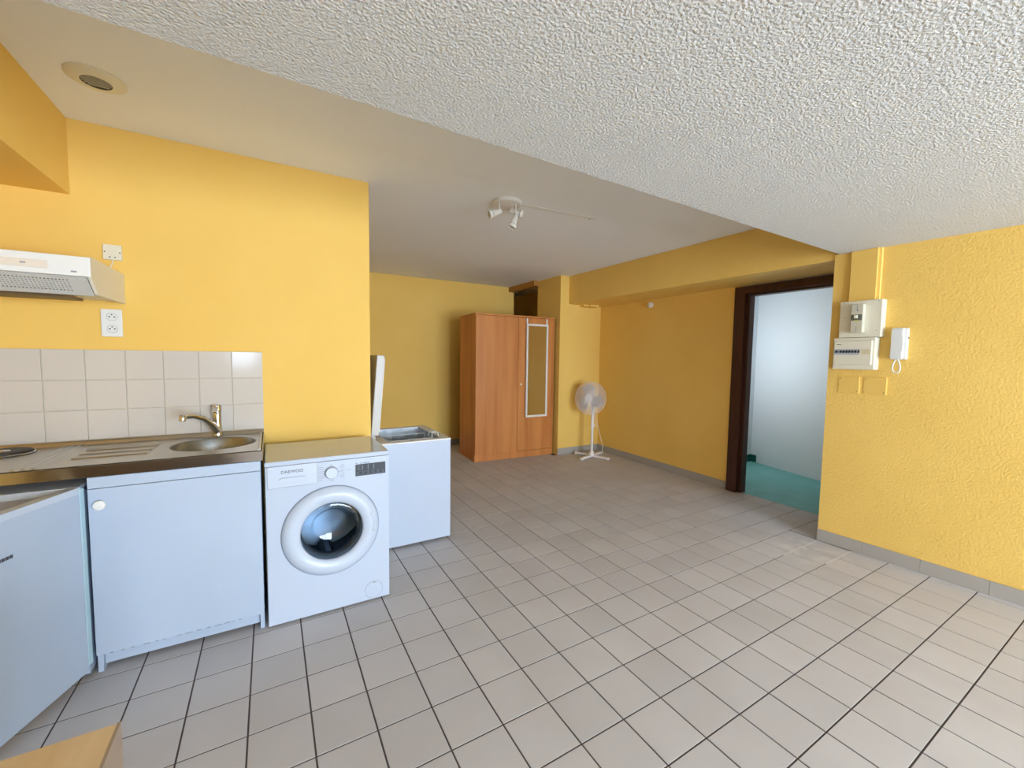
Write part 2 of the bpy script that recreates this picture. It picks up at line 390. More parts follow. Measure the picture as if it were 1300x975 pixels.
obj('baseboard_end', prism(B(), [(5.352, 1.69), (5.334, 1.615), (5.345, 1.612), (5.367, 1.69)], 'z', 0, 0.095), M_dgreen, obj_)
d = bpy.data.lights.new('hall_fill_light', 'AREA'); d.shape = 'RECTANGLE'; d.size = 0.5; d.size_y = 0.7; d.energy = 9; d.color = (0.82, 0.92, 1.0)  # unseen area lamp added to brighten the hall; no window is built here
o = bpy.data.objects.new('hall_fill_light', d); COL.objects.link(o); o.location = (4.18, 1.45, 1.5)
o.rotation_euler = Vector((1.0, 0.15, -0.02)).to_track_quat('-Z', 'Y').to_euler()

# =================================================================== KITCHEN
# --- washing machine
WX0, WX1, WF, WB, WZ = -0.352, 0.253, 0.845, 1.33, 0.85
wm = thing('washing_machine', 'white front-loading washing machine with round glass door beside the sink cabinet', 'washing machine', ((WX0+WX1)/2, (WF+WB)/2, 0))
bm = B(); box(bm, WX0, WX1, WF+0.02, WB, 0.012, WZ-0.024, bev=0.004)
bm.faces.ensure_lookup_table()
fr = [f for f in bm.faces if f.normal.y < -0.9 and f.calc_area() > 0.1]; bmesh.ops.delete(bm, geom=fr, context='FACES')
obj('body', bm, M_enamel, wm)
RC = Vector((-0.048, WF, 0.452)); RO = 0.238; RG = 0.152
def front_panel():
    bm = B(); n = 64; yb = WF+0.02; hole = 0.2
    def sq(a):
        c, s = math.cos(a), math.sin(a); tx = 1e9
        x0, x1, z0, z1 = WX0+0.004, WX1-0.004, 0.012, WZ-0.026
        cand = []
        if c > 1e-6: cand.append((x1-RC.x)/c)
        if c < -1e-6: cand.append((x0-RC.x)/c)
        if s > 1e-6: cand.append((z1-RC.z)/s)
        if s < -1e-6: cand.append((z0-RC.z)/s)
        t = min(cand); return (RC.x+c*t, RC.z+s*t)
    angs = [2*PI*k/n for k in range(n)]
    for X in (WX0+0.004, WX1-0.004):
        for Z in (0.012, WZ-0.026): angs.append(math.atan2(Z-RC.z, X-RC.x) % (2*PI))
    angs = sorted(angs); n = len(angs)
    A = [bm.verts.new((sq(a)[0], WF, sq(a)[1])) for a in angs]
    A2 = [bm.verts.new((min(max(RC.x+(v.co.x-RC.x)*1.02, WX0), WX1), yb, min(max(RC.z+(v.co.z-RC.z)*1.02, 0.012), WZ-0.024))) for v in A]
    H = [bm.verts.new((RC.x+hole*math.cos(a), WF, RC.z+hole*math.sin(a))) for a in angs]
    H2 = [bm.verts.new((RC.x+hole*math.cos(a), WF+0.03, RC.z+hole*math.sin(a))) for a in angs]
    for k in range(n):
        q = (k+1) % n
        bm.faces.new((A[k], A[q], H[q], H[k])); bm.faces.new((H[k], H[q], H2[q], H2[k])); bm.faces.new((A2[k], A2[q], A[q], A[k]))
    return bm
fp = obj('front_panel', front_panel(), M_enamel, wm)
obj('top_panel', bx(WX0, WX1, WF-0.001, WB, WZ-0.024, WZ, bev=0.005), M_enamel, wm)
for sx_ in (WX0+0.05, WX1-0.05):
    for sy_ in (WF+0.07, WB-0.07): obj('foot', lt([(0, 0), (0.02, 0), (0.02, 0.012), (0, 0.012)], (sx_, sy_, 0), (0, 0, 1), 16), M_dark, wm)
AX = Vector((0, -1, 0))
dr = obj('door_ring', lt([(RO, 0.0), (RO, 0.006), (RO-0.003, 0.012), (RO-0.014, 0.024), (RO-0.032, 0.032), (RO-0.05, 0.034), (RG+0.012, 0.026), (RG+0.003, 0.019), (RG, 0.010), (RG, -0.03)], RC, AX, 72), M_white, wm, smooth=True)
obj('door_gap', torus(B(), RC+AX*0.002, AX, RO+0.0015, 0.0022, 72, 6), mat('grey_blue_gap', (120, 130, 150), 0.5), dr)
obj('door_glass', lt([(RG+0.001, 0.012), (RG-0.008, 0.017), (RG-0.025, 0.016), (RG-0.04, 0.0), (0.10, -0.055), (0.085, -0.085), (0.05, -0.095), (0, -0.098)], RC, AX, 64), M_glass, dr, smooth=True)
obj('inner_gasket', lt([(0.2, -0.03), (RG+0.012, -0.035), (RG-0.004, -0.045), (RG-0.006, -0.08), (0.2, -0.1), (0.235, -0.1)], RC, AX, 48), mat('grey_rubber', (70, 80, 90), 0.6), wm, smooth=True)
drum = obj('drum', lt([(0.225, -0.10), (0.225, -0.36), (0.19, -0.38), (0, -0.385)], RC, AX, 48), mat('drum_steel', (172, 182, 194), 0.38, metal=1.0), wm, smooth=True)
for k in range(3):
    a = 2*PI*k/3+0.5; e = Vector((math.cos(a), 0, math.sin(a))); t_ = Vector((-e.z, 0, e.x)); c0 = RC+e*0.224
    bm = B(); vs = []
    for yy in (0.11, 0.35):
        for s, h in ((-0.045, 0), (-0.012, 0.05), (0.012, 0.05), (0.045, 0)): vs.append(bm.verts.new(c0+t_*s-e*h+Vector((0, yy, 0))))
    for i in range(4): bm.faces.new((vs[i], vs[(i+1) % 4], vs[4+(i+1) % 4], vs[4+i]))
    bm.faces.new(vs[:4]); bm.faces.new(vs[4:])
    obj('paddle', bm, MATS['drum_steel'], drum)
bm = B()
for ia in range(40):
    a = 2*PI*ia/40
    for iy in range(6):
        e = Vector((math.cos(a), 0, math.sin(a))); c = RC+e*0.2235+Vector((0, 0.13+0.035*iy+(0.017 if ia % 2 else 0), 0))
        t_ = Vector((-e.z, 0, e.x)); vs = [bm.verts.new(c+0.005*(math.cos(q*PI/3)*t_+math.sin(q*PI/3)*Vector((0, 1, 0)))) for q in range(6)]
        bm.faces.new(vs)
obj('drum_holes', bm, M_dark, drum)['kind'] = 'stuff'
# curved grip of the door
hp = [RC+Vector((math.cos(a)*r, -0.034+max(0, (r-0.2))*0.45, math.sin(a)*r)) for a, r in ((0.36, 0.222), (0.34, 0.205), (0.31, 0.2), (0.2, 0.209), (0.05, 0.21), (-0.09, 0.204), (-0.13, 0.197), (-0.15, 0.2), (-0.16, 0.215))]
obj('door_grip', tube(B(), hp, 0.0012, 5), M_inkg, dr)
dw = obj('detergent_drawer', bx(-0.340, -0.116, WF-0.003, WF+0.004, 0.716, 0.825, bev=0.002), M_white, wm)
obj('drawer_outline', box(box(box(box(B(), -0.3415, -0.340, WF-0.001, WF, 0.7145, 0.8265), -0.116, -0.1145, WF-0.001, WF, 0.7145, 0.8265), -0.34, -0.116, WF-0.001, WF, 0.7145, 0.716), -0.34, -0.116, WF-0.001, WF, 0.825, 0.8265), M_inkg, dw)
def pill(x0, x1, z, r, y0, y1, n=10):
    pts = [(x1-r+r*math.cos(a), z+r*math.sin(a)) for a in [(-PI/2+PI*k/n) for k in range(n+1)]]
    pts += [(x0+r+r*math.cos(a), z+r*math.sin(a)) for a in [(PI/2+PI*k/n) for k in range(n+1)]]
    return prism(B(), pts, 'y', y0, y1)
obj('drawer_handle', pill(-0.294, -0.160, 0.752, 0.0165, WF-0.0042, WF-0.002), mat('handle_shadow', (196, 200, 216), 0.4), dw)
obj('handle_bar', pill(-0.290, -0.172, 0.755, 0.0105, WF-0.012, WF-0.004), M_white, dw)
obj('brand_lettering', text_bm('DAEWOO', 0.021, Matrix.Translation((-0.231, WF-0.0036, 0.7935)) @ FACE_Y, sx=1.05), M_ink, dw)
kb = obj('programme_knob', lt([(0.033, 0), (0.033, 0.003), (0.0305, 0.004), (0.0295, 0.016), (0.027, 0.018), (0, 0.018)], (-0.048, WF, 0.763), AX, 32), M_white, wm, smooth=True)
obj('knob_ring', torus(B(), (-0.048, WF-0.003, 0.763), AX, 0.0325, 0.0011, 32, 5), mat('rose_grey', (120, 100, 110), 0.4), kb)
bm = B(); box(bm, -0.0505, -0.0455, WF-0.0006, WF, 0.8005, 0.8065)
for k in range(7):
    z = 0.796-0.0112*k
    box(bm, -0.111, -0.111+(0.03 if k % 3 else 0.022), WF-0.0006, WF, z-0.0012, z+0.0012)
    box(bm, 0.016-(0.028 if k % 2 else 0.02), 0.016, WF-0.0006, WF, z-0.0012+0.002, z+0.0012+0.002)
box(bm, -0.058, -0.038, WF-0.0006, WF, 0.7205, 0.7235); box(bm, 0.028, 0.052, WF-0.0006, WF, 0.766, 0.7685)
obj('programme_marks', bm, M_inkg, wm)['kind'] = 'stuff'
dp = obj('display', bx(0.072, 0.231, WF-0.002, WF+0.003, 0.726, 0.7905, bev=0.001), M_dark, wm)
bm = B()
for k in range(5): lathe(bm, [(0.0075, 0), (0.0075, 0.0012), (0, 0.0012)], (0.098+0.0265*k, WF-0.002, 0.742), AX, 14)
obj('display_buttons', bm, mat('button_black', (12, 14, 18), 0.35), dp)
bm = B(); box(bm, 0.076, 0.227, WF-0.0023, WF-0.0019, 0.7295, 0.7515)
obj('button_band', bm, mat('dark_grey_band', (62, 68, 78), 0.5), dp)
bm = B()
for k in range(4): box(bm, 0.081, 0.096, WF-0.0026, WF-0.0019, 0.760+0.0075*k, 0.7615+0.0075*k)
for k in range(3): box(bm, 0.106+0.03*k, 0.110+0.03*k, WF-0.0026, WF-0.0019, 0.757, 0.785)
obj('display_print', bm, mat('display_grey', (110, 116, 128), 0.5), dp)['kind'] = 'stuff'
bm = B()
for a, b in ((0.073, 0.081), (0.087, 0.089), (0.097, 0.106), (0.114, 0.134), (0.137, 0.146)): box(bm, a, b, WF-0.0006, WF, 0.7945, 0.7975)
obj('display_caption', bm, M_ink, wm)
fc = obj('filter_cover', lt([(0.047, 0), (0.047, 0.0015), (0.045, 0.002), (0, 0.002)], (0.163, WF, 0.066), AX, 40), M_enamel, wm)
obj('filter_outline', torus(B(), (0.163, WF-0.0012, 0.066), AX, 0.0478, 0.0009, 40, 5), M_inkg, fc)
obj('filter_slot', bx(0.156, 0.174, WF-0.0028, WF-0.001, 0.106, 0.1085), M_ink, fc)

# --- sink cabinet
CX0, CX1, CY0, CY1, CZ = -0.985, -0.367, 0.872, 1.40, 0.86
cb = thing('sink_cabinet', 'white single-door sink cabinet with round knob under the steel worktop', 'cabinet', ((CX0+CX1)/2, 1.13, 0))
obj('side_panel', bx(CX0, CX0+0.018, CY0+0.002, CY1, 0, CZ), M_melamine, cb)
obj('side_panel', bx(CX1-0.018, CX1, CY0+0.002, CY1, 0, CZ), M_melamine, cb)
obj('back_panel', bx(CX0+0.018, CX1-0.018, CY1-0.01, CY1, 0.08, CZ), M_melamine, cb)
obj('bottom_panel', bx(CX0+0.018, CX1-0.018, CY0+0.03, CY1-0.01, 0.08, 0.098), M_melamine, cb)
obj('plinth', bx(CX0+0.019, CX1-0.019, CY0+0.022, CY0+0.036, 0.022, 0.08), M_melamine, cb)
obj('top_rail', bx(CX0+0.001, CX1-0.001, CY0-0.014, CY0+0.002, 0.812, CZ-0.001), M_melamine, cb)
dd = obj('door', bx(CX0+0.001, CX1-0.001, CY0-0.016, CY0+0.001, 0.084, 0.8095, bev=0.001, seg=1), M_melamine, cb)
bm = B()
for k in range(14):
    a = CX0+0.05+0.036*k+random.uniform(-0.01, 0.01); w = random.uniform(0.008, 0.03)
    box(bm, a, a+w, CY0-0.0166, CY0-0.0155, 0.0838, 0.0838+random.uniform(0.0012, 0.003))
obj('chipped_edge', bm, mat('chipboard_brown', (96, 84, 78), 0.8), dd)['kind'] = 'stuff'
obj('knob', lt([(0.012, 0), (0.012, 0.006), (0.0185, 0.010), (0.021, 0.016), (0.019, 0.021), (0.009, 0.025), (0, 0.0255)], (-0.946, CY0-0.016, 0.742), AX, 28), M_plastic, dd, smooth=True)

# --- steel worktop with bowl, drainer and hob
UX0, UX1, UY0, UY1, UZ = -1.62, -0.357, 0.853, KY-0.008, 0.910
wt = thing('steel_worktop', 'stainless steel kitchen worktop with round sink, drainer and two hotplates', 'worktop', ((UX0+UX1)/2, 1.13, 0.86))
BC = (-0.577, 1.172); BR = 0.186
def top_with_hole():
    bm = B(); n = 64; x0, x1, y0, y1 = -0.80, UX1, UY0, UY1-0.02
    angs = [2*PI*k/n for k in range(n)]
    for X in (x0, x1):
        for Yy in (y0, y1): angs.append(math.atan2(Yy-BC[1], X-BC[0]) % (2*PI))
    angs = sorted(angs); n = len(angs); A = []; H = []; H1 = []
    for a in angs:
        c, s = math.cos(a), math.sin(a); cand = []
        if c > 1e-6: cand.append((x1-BC[0])/c)
        if c < -1e-6: cand.append((x0-BC[0])/c)
        if s > 1e-6: cand.append((y1-BC[1])/s)
        if s < -1e-6: cand.append((y0-BC[1])/s)
        t = min(cand); A.append(bm.verts.new((BC[0]+c*t, BC[1]+s*t, UZ)))
        H.append(bm.verts.new((BC[0]+c*BR, BC[1]+s*BR, UZ-0.004)))
        tt = min(t, BR+0.012); H1.append(bm.verts.new((BC[0]+c*tt*0.999, BC[1]+s*tt*0.999, UZ)))
    for k in range(n):
        q = (k+1) % n
        bm.faces.new((A[k], A[q], H1[q], H1[k])); bm.faces.new((H1[k], H1[q], H[q], H[k]))
    # flat sheet left of the bowl with recessed drainer
    xa, xb, ya, yb = -1.115, -0.815, 0.985, 1.33; zc = UZ-0.007
    def q4(p): bm.faces.new([bm.verts.new(v) for v in p])
    q4(((UX0, y0, UZ), (xa, y0, UZ), (xa, y1, UZ), (UX0, y1, UZ)))
    q4(((xa, y0, UZ), (x0, y0, UZ), (x0, ya, UZ), (xa, ya, UZ))); q4(((xa, yb, UZ), (x0, yb, UZ), (x0, y1, UZ), (xa, y1, UZ)))
    q4(((xb, ya, UZ), (x0, ya, UZ), (x0, yb, UZ), (xb, yb, UZ)))
    s = 0.012
    q4(((xa+s, ya+s, zc), (xb-s, ya+s, zc), (xb-s, yb-s, zc), (xa+s, yb-s, zc)))
    q4(((xa, ya, UZ), (xb, ya, UZ), (xb-s, ya+s, zc), (xa+s, ya+s, zc))); q4(((xa, yb, UZ), (xb, yb, UZ), (xb-s, yb-s, zc), (xa+s, yb-s, zc)))
    q4(((xa, ya, UZ), (xa, yb, UZ), (xa+s, yb-s, zc), (xa+s, ya+s, zc))); q4(((xb, ya, UZ), (xb, yb, UZ), (xb-s, yb-s, zc), (xb-s, ya+s, zc)))
    bmesh.ops.remove_doubles(bm, verts=bm.verts, dist=0.0002)
    return bm
tp = obj('top_sheet', top_with_hole(), M_steel, wt)
obj('front_lip', bx(UX0, UX1, UY0-0.002, UY0+0.02, 0.862, UZ, bev=0.0015), M_lip, wt)
obj('end_lip', bx(UX1-0.012, UX1+0.001, UY0+0.02, UY1, 0.872, UZ, bev=0.003), M_steel, wt)
obj('back_upturn', prism(B(), [(UY1-0.02, UZ-0.004), (UY1-0.012, UZ+0.012), (UY1-0.006, UZ+0.020), (UY1, UZ+0.020), (UY1, UZ-0.004)], 'x', UX0, UX1), M_steel, wt)
obj('rim_ridge', prism(B(), [(UX1-0.022, UZ-0.001), (UX1-0.018, UZ+0.006), (UX1-0.01, UZ+0.006), (UX1-0.006, UZ-0.001)], 'y', UY0+0.03, UY1-0.03), M_steel, wt)
sb = obj('sink_bowl', lt([(BR, -0.004), (BR-0.006, -0.012), (BR-0.012, -0.06), (BR-0.025, -0.115), (BR-0.06, -0.14), (0.05, -0.148), (0, -0.15)], (BC[0], BC[1], UZ), (0, 0, 1), 64), mat('bowl_steel', (158, 158, 154), 0.35, metal=1.0), wt, smooth=True)
obj('drain', lt([(0.04, -0.148), (0.038, -0.144), (0.02, -0.146), (0, -0.147)], (BC[0], BC[1], UZ), (0, 0, 1), 32), M_chrome, sb, smooth=True)
for k in range(3):
    yk = 1.07+0.09*k
    obj('drainer_ridge', prism(B(), [(yk-0.008, UZ-0.0075), (yk-0.003, UZ-0.0025), (yk+0.003, UZ-0.0025), (yk+0.008, UZ-0.0075)], 'x', -1.09, -0.83), M_steel, wt)
for k in range(3):
    xk = -1.145-0.028*k
    obj('divider_ridge', prism(B(), [(xk-0.010, UZ-0.001), (xk-0.004, UZ+0.006), (xk+0.004, UZ+0.006), (xk+0.010, UZ-0.001)], 'y', UY0+0.03, UY1-0.03), M_steel, wt)
for (hx, hy, hr) in ((-1.375, 1.29, 0.090), (-1.435, 1.00, 0.072)):
    hp_ = obj('hotplate', lt([(hr+0.012, -0.001), (hr+0.010, 0.004), (hr, 0.006), (hr, 0.013), (hr-0.006, 0.016), (0.03, 0.016), (0.026, 0.0145), (0, 0.0145)], (hx, hy, UZ), (0, 0, 1), 48), M_iron, wt, smooth=True)
    obj('trim_ring', torus(B(), (hx, hy, UZ+0.004), (0, 0, 1), hr+0.007, 0.004, 48, 6), M_chrome, hp_, smooth=True)
    obj('centre_cap', lt([(0.022, 0.0145), (0.02, 0.018), (0, 0.019)], (hx, hy, UZ), (0, 0, 1), 24), M_chrome, hp_, smooth=True)

# --- mixer tap
FX, FY = -0.583, 1.385
tapo = thing('mixer_tap', 'chrome single-lever mixer tap standing behind the round sink bowl', 'tap', (FX, FY, UZ))
obj('base', lt([(0, 0), (0.027, 0), (0.027, 0.006), (0.025, 0.02), (0.022, 0.05), (0.021, 0.075)], (FX, FY, UZ), (0, 0, 1), 28), M_chrome, tapo, smooth=True)
obj('column', lt([(0.021, 0.07), (0.0205, 0.10), (0.0215, 0.135), (0.0205, 0.137), (0.0205, 0.14), (0, 0.14)], (FX, FY, UZ), (0, 0, 1), 28), M_chrome, tapo, smooth=True)
lv = obj('lever', lt([(0.0225, 0.14), (0.0235, 0.145), (0.0235, 0.172), (0.021, 0.180), (0, 0.182)], (FX, FY, UZ), (0, 0, 1), 28), M_chrome, tapo, smooth=True)
obj('lever_arm', box(B(), -0.012, 0.012, -0.075, 0.0, 0, 0.009, bev=0.003, M=Matrix.Translation((FX-0.004, FY-0.005, UZ+0.168)) @ Matrix.Rotation(0.35, 4, 'X')), M_chrome, lv)
sp = [(FX, FY-0.012, UZ+0.03), (FX-0.022, FY-0.045, UZ+0.075), (FX-0.055, FY-0.09, UZ+0.118), (FX-0.09, FY-0.135, UZ+0.138), (FX-0.118, FY-0.165, UZ+0.140), (FX-0.13, FY-0.178, UZ+0.134)]
obj('spout', tube(B(), sp, [0.021, 0.017, 0.0135, 0.012, 0.012, 0.012], 16), M_chrome, tapo, smooth=True)
obj('aerator', lt([(0, -0.014), (0.015, -0.014), (0.016, -0.010), (0.016, 0.014), (0.013, 0.018), (0, 0.018)], sp[-1], (0.1, 0.1, 1), 24), M_chrome, tapo, smooth=True)

# --- refrigerator with its door ajar
FRX0, FRX1 = -1.585, -1.003
fg = thing('refrigerator', 'white under-counter refrigerator with its door ajar left of the sink cabinet', 'refrigerator', (-1.29, 1.12, 0))
bm = B()
box(bm, FRX0, FRX0+0.04, 0.85, 1.38, 0.02, 0.815); box(bm, FRX1-0.04, FRX1, 0.85, 1.38, 0.02, 0.815)
box(bm, FRX0+0.04, FRX1-0.04, 1.34, 1.38, 0.02, 0.815); box(bm, FRX0+0.04, FRX1-0.04, 0.85, 1.34, 0.02, 0.10)
obj('body', bm, M_melamine, fg)
obj('top_board', bx(FRX0, FRX1, 0.845, 1.38, 0.800, 0.828, bev=0.003), M_white, fg)
obj('freezer_flap', bx(FRX0+0.045, FRX1-0.045, 0.90, 0.915, 0.66, 0.79), mat('lilac_white', (206, 206, 222), 0.4), fg)
obj('shelf', bx(FRX0+0.045, FRX1-0.045, 0.90, 1.33, 0.42, 0.428), M_white, fg)
for px_ in (FRX0+0.04, FRX1-0.04):
    for py_ in (0.9, 1.32): obj('foot', lt([(0, 0), (0.018, 0), (0.018, 0.02), (0, 0.02)], (px_, py_, 0), (0, 0, 1), 12), M_dark, fg)
HX, HY = -1.003, 0.842
ang = math.radians(67.5)                # opening angle
# door local: x along the leaf away from hinge, y = inward, hinge at origin
u = Vector((-math.cos(ang), -math.sin(ang), 0)); inn = Vector((-math.sin(ang), math.cos(ang), 0))
MD = Matrix(((u.x, inn.x, 0, HX), (u.y, inn.y, 0, HY), (0, 0, 1, 0), (0, 0, 0, 1)))
dl = obj('door', box(B(), 0.0, 0.575, 0.0, 0.036, 0.035, 0.826, bev=0.005, M=MD), M_melamine, fg)
obj('door_liner', box(B(), 0.03, 0.55, 0.036, 0.058, 0.07, 0.795, bev=0.006, M=MD), mat('lilac_white', (206, 206, 222), 0.4), dl)
obj('door_top_cap', box(B(), 0.004, 0.571, -0.0015, 0.038, 0.800, 0.8275, bev=0.002, M=MD), M_white, dl)
obj('hinge_edge', box(B(), -0.022, 0.001, 0.0, 0.034, 0.06, 0.82, bev=0.003, M=MD), M_blueseal, dl)
obj('door_shelf', box(B(), 0.05, 0.53, 0.058, 0.12, 0.60, 0.645, bev=0.004, M=MD), M_plastic, dl)
bm = B()
for a, b in ((0.268, 0.279), (0.281, 0.292), (0.294, 0.305), (0.307, 0.318), (0.320, 0.328), (0.334, 0.344), (0.350, 0.361), (0.363, 0.374), (0.376, 0.40)):
    box(bm, a, b, -0.0008, 0.001, 0.664, 0.676, M=MD)
obj('door_lettering', bm, M_ink, dl)

# --- range hood
HX0, HX1 = -1.565, -0.963
hd = thing('range_hood', 'white range hood with perforated grille mounted on the wall above the hotplates', 'range hood', (-1.264, KY, 1.63))
prof = [(0.95, 1.778), (0.95, 1.700), (1.035, 1.634), (KY-0.001, 1.634), (KY-0.001, 1.785), (0.97, 1.785)]
obj('side_cheek', prism(B(), prof, 'x', HX1-0.012, HX1), mat('hood_ivory', (236, 228, 210), 0.45), hd)
obj('side_cheek', prism(B(), prof, 'x', HX0, HX0+0.012), MATS['hood_ivory'], hd)
obj('housing', prism(B(), [(0.956, 1.776), (0.956, 1.704), (1.0, 1.70), (1.06, 1.645), (KY-0.002, 1.645), (KY-0.002, 1.783), (0.972, 1.783)], 'x', HX0+0.012, HX1-0.012), MATS['hood_ivory'], hd)
fpan = obj('front_fascia', bx(HX0, HX1+0.001, 0.944, 0.956, 1.698, 1.780, bev=0.003), M_bright, hd)
obj('control_panel', bx(-1.40, -1.088, 0.9425, 0.945, 1.720, 1.752, bev=0.001), mat('pale_peach_plastic', (228, 218, 204), 0.45), fpan)
obj('slider', bx(-1.165, -1.150, 0.940, 0.9435, 1.734, 1.739), M_inkg, fpan)
obj('badge', bx(-1.022, -1.004, 0.9432, 0.9445, 1.712, 1.719), M_inkg, fpan)
# grille: sloping plate with rows of slots cut as dark openings proud of nothing: a lattice of bars over a dark filter
p0 = Vector((0, 0.953, 1.699)); p1 = Vector((0, 1.037, 1.633)); sl = (p1-p0); nrm = Vector((0, -sl.z, sl.y)).normalized()
if nrm.z > 0: nrm = -nrm
def gp(x, t, h): return Vector((x, 0, 0))+p0+sl*t+nrm*h
def slab(bm, xa, xb, ta, tb, h0, h1):
    vs = [bm.verts.new(gp(x, t, h)) for h in (h0, h1) for (x, t) in ((xa, ta), (xb, ta), (xb, tb), (xa, tb))]
    for f in ((0,1,2,3),(7,6,5,4),(0,4,5,1),(1,5,6,2),(2,6,7,3),(3,7,4,0)): bm.faces.new([vs[i] for i in f])
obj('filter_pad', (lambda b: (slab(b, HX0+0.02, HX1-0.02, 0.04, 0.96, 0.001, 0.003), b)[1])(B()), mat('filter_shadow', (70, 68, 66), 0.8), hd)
bm = B(); ga, gb = HX0+0.04, HX1-0.075; tA, tB = 0.16, 0.80
slab(bm, HX0+0.014, HX1-0.014, 0.0, tA, 0.003, 0.007); slab(bm, HX0+0.014, HX1-0.014, tB, 1.0, 0.003, 0.007)
slab(bm, HX0+0.014, ga, tA, tB, 0.003, 0.007); slab(bm, gb, HX1-0.014, tA, tB, 0.003, 0.007)
nx, nt_ = 44, 6
for k in range(1, nt_): slab(bm, ga, gb, tA+(tB-tA)*k/nt_-0.028, tA+(tB-tA)*k/nt_+0.028, 0.0032, 0.0068)
for k in range(nx): slab(bm, ga+(gb-ga)*k/nx, ga+(gb-ga)*(k+0.45)/nx, tA, tB, 0.003, 0.007)
obj('grille', bm, mat('grille_grey', (205, 204, 200), 0.45), hd)
obj('lamp_cover', bx(-1.36, -1.075, 1.12, 1.26, 1.622, 1.635, bev=0.003), mat('brown_grease_cover', (110, 88, 56), 0.5), hd)

# --- junction box, sockets
jb = thing('junction_box', 'small ivory junction cover on the wall above the range hood', 'junction box', (-1.001, KY, 1.893))
obj('cover', bx(-1.038, -0.966, KY-0.014, KY-0.0005, 1.855, 1.931, bev=0.002), M_cream, jb)
for (a, z) in ((-1.031, 1.893), (-0.973, 1.893), (-1.012, 1.868), (-0.992, 1.868)):
    obj('screw', lt([(0.0032, 0), (0.003, 0.0015), (0, 0.0015)], (a, KY-0.014, z), AX, 10), M_ink, jb)
obj('cable', tube(B(), [(-1.005, KY-0.006, 1.857), (-1.004, KY-0.008, 1.838), (-1.012, KY-0.008, 1.82), (-1.028, KY-0.006, 1.808), (-1.035, KY-0.006, 1.79)], 0.003, 6), M_cream, jb)
so = thing('double_socket', 'white double power socket on the wall between hood and tiles', 'socket', (-1.018, KY, 1.533))
obj('plate', bx(-1.059, -0.977, KY-0.012, KY-0.0005, 1.462, 1.603, bev=0.003), M_bright, so)
for z in (1.564, 1.502):
    s_ = obj('socket_well', lt([(0.0215, 0.001), (0.0205, 0.002), (0.019, 0.0015), (0.0185, -0.0005), (0, -0.0008)], (-1.016, KY-0.0125, z), AX, 28), mat('socket_grey', (206, 204, 198), 0.45), so)
    for a, b in ((-0.0095, 0), (0.0095, 0)): obj('contact_hole', lt([(0.0034, 0), (0.0034, 0.0014), (0, 0.0014)], (-1.016+a, KY-0.0125, z+b), AX, 12), M_dark, s_)
    obj('earth_pin', lt([(0.003, 0), (0.003, 0.004), (0, 0.005)], (-1.016, KY-0.0125, z+0.0105), AX, 12), M_ink, s_)

# --- chest freezer, lid raised
ZX0, ZX1, ZY0, ZY1, ZZ = 0.318, 0.843, 1.398, 2.03, 0.772
fz = thing('chest_freezer', 'white chest freezer with raised lid standing beyond the washing machine', 'freezer', ((ZX0+ZX1)/2, (ZY0+ZY1)/2, 0))
def open_box(x0, x1, y0, y1, z0, z1, t, tb):
    bm = B(); o = [bm.verts.new(p) for p in ((x0,y0,z0),(x1,y0,z0),(x1,y1,z0),(x0,y1,z0))]; h = [bm.verts.new((v.co.x, v.co.y, z1)) for v in o]
    i = [bm.verts.new(p) for p in ((x0+t,y0+t,z1),(x1-t,y0+t,z1),(x1-t,y1-t,z1),(x0+t,y1-t,z1))]; b = [bm.verts.new((v.co.x, v.co.y, z0+tb)) for v in i]
    bm.faces.new(o[::-1]); bm.faces.new(b)
    for k in range(4):
        q = (k+1) % 4
        bm.faces.new((o[k], o[q], h[q], h[k])); bm.faces.new((h[k], h[q], i[q], i[k])); bm.faces.new((i[k], i[q], b[q], b[k]))
    return bm
obj('cabinet', open_box(ZX0, ZX1, ZY0, ZY1, 0.02, ZZ-0.012, 0.052, 0.06), M_enamel, fz)
obj('rim', open_box(ZX0-0.002, ZX1+0.003, ZY0-0.003, ZY1+0.003, ZZ-0.012, ZZ, 0.056, 0.0) if False else (lambda b: b)(
    box(box(box(box(B(), ZX0-0.002, ZX1+0.003, ZY0-0.003, ZY0+0.055, ZZ-0.012, ZZ, bev=0.002), ZX0-0.002, ZX1+0.003, ZY1-0.055, ZY1+0.003, ZZ-0.012, ZZ, bev=0.002), ZX0-0.002, ZX0+0.075, ZY0+0.055, ZY1-0.055, ZZ-0.012, ZZ), ZX1-0.062, ZX1+0.003, ZY0+0.055, ZY1-0.055, ZZ-0.012, ZZ)),
    mat('warm_grey_rim', (222, 219, 214), 0.5), fz)
obj('liner', open_box(ZX0+0.0735, ZX1-0.0605, ZY0+0.0535, ZY1-0.0535, 0.10, ZZ-0.002, 0.003, 0.003), M_galv, fz)
bk = B(); w = 0.0022; bx0, bx1, by0, by1, bz = ZX0+0.09, ZX1-0.115, ZY0+0.062, ZY0+0.27, ZZ+0.004
for zz in (bz-0.004, bz-0.20):
    tube(bk, [(bx0, by0, zz), (bx1, by0, zz), (bx1, by1, zz), (bx0, by1, zz), (bx0, by0, zz)], w, 5)
for k in range(6):
    xx = bx0+(bx1-bx0)*k/5
    tube(bk, [(xx, by0, bz-0.004), (xx, by0, bz-0.2), (xx, by1, bz-0.2), (xx, by1, bz-0.004)], w*0.7, 4)
tube(bk, [(bx1, by0+0.03, bz-0.01), (bx1+0.004, by0+0.03, bz+0.03), (bx1+0.05, by0+0.03, bz+0.03), (bx1+0.052, by0+0.03, bz-0.002)], w*1.4, 5)
tube(bk, [(bx1, by0+0.10, bz-0.01), (bx1+0.004, by0+0.10, bz+0.022), (bx1+0.05, by0+0.10, bz+0.022), (bx1+0.052, by0+0.10, bz-0.002)], w*1.4, 5)
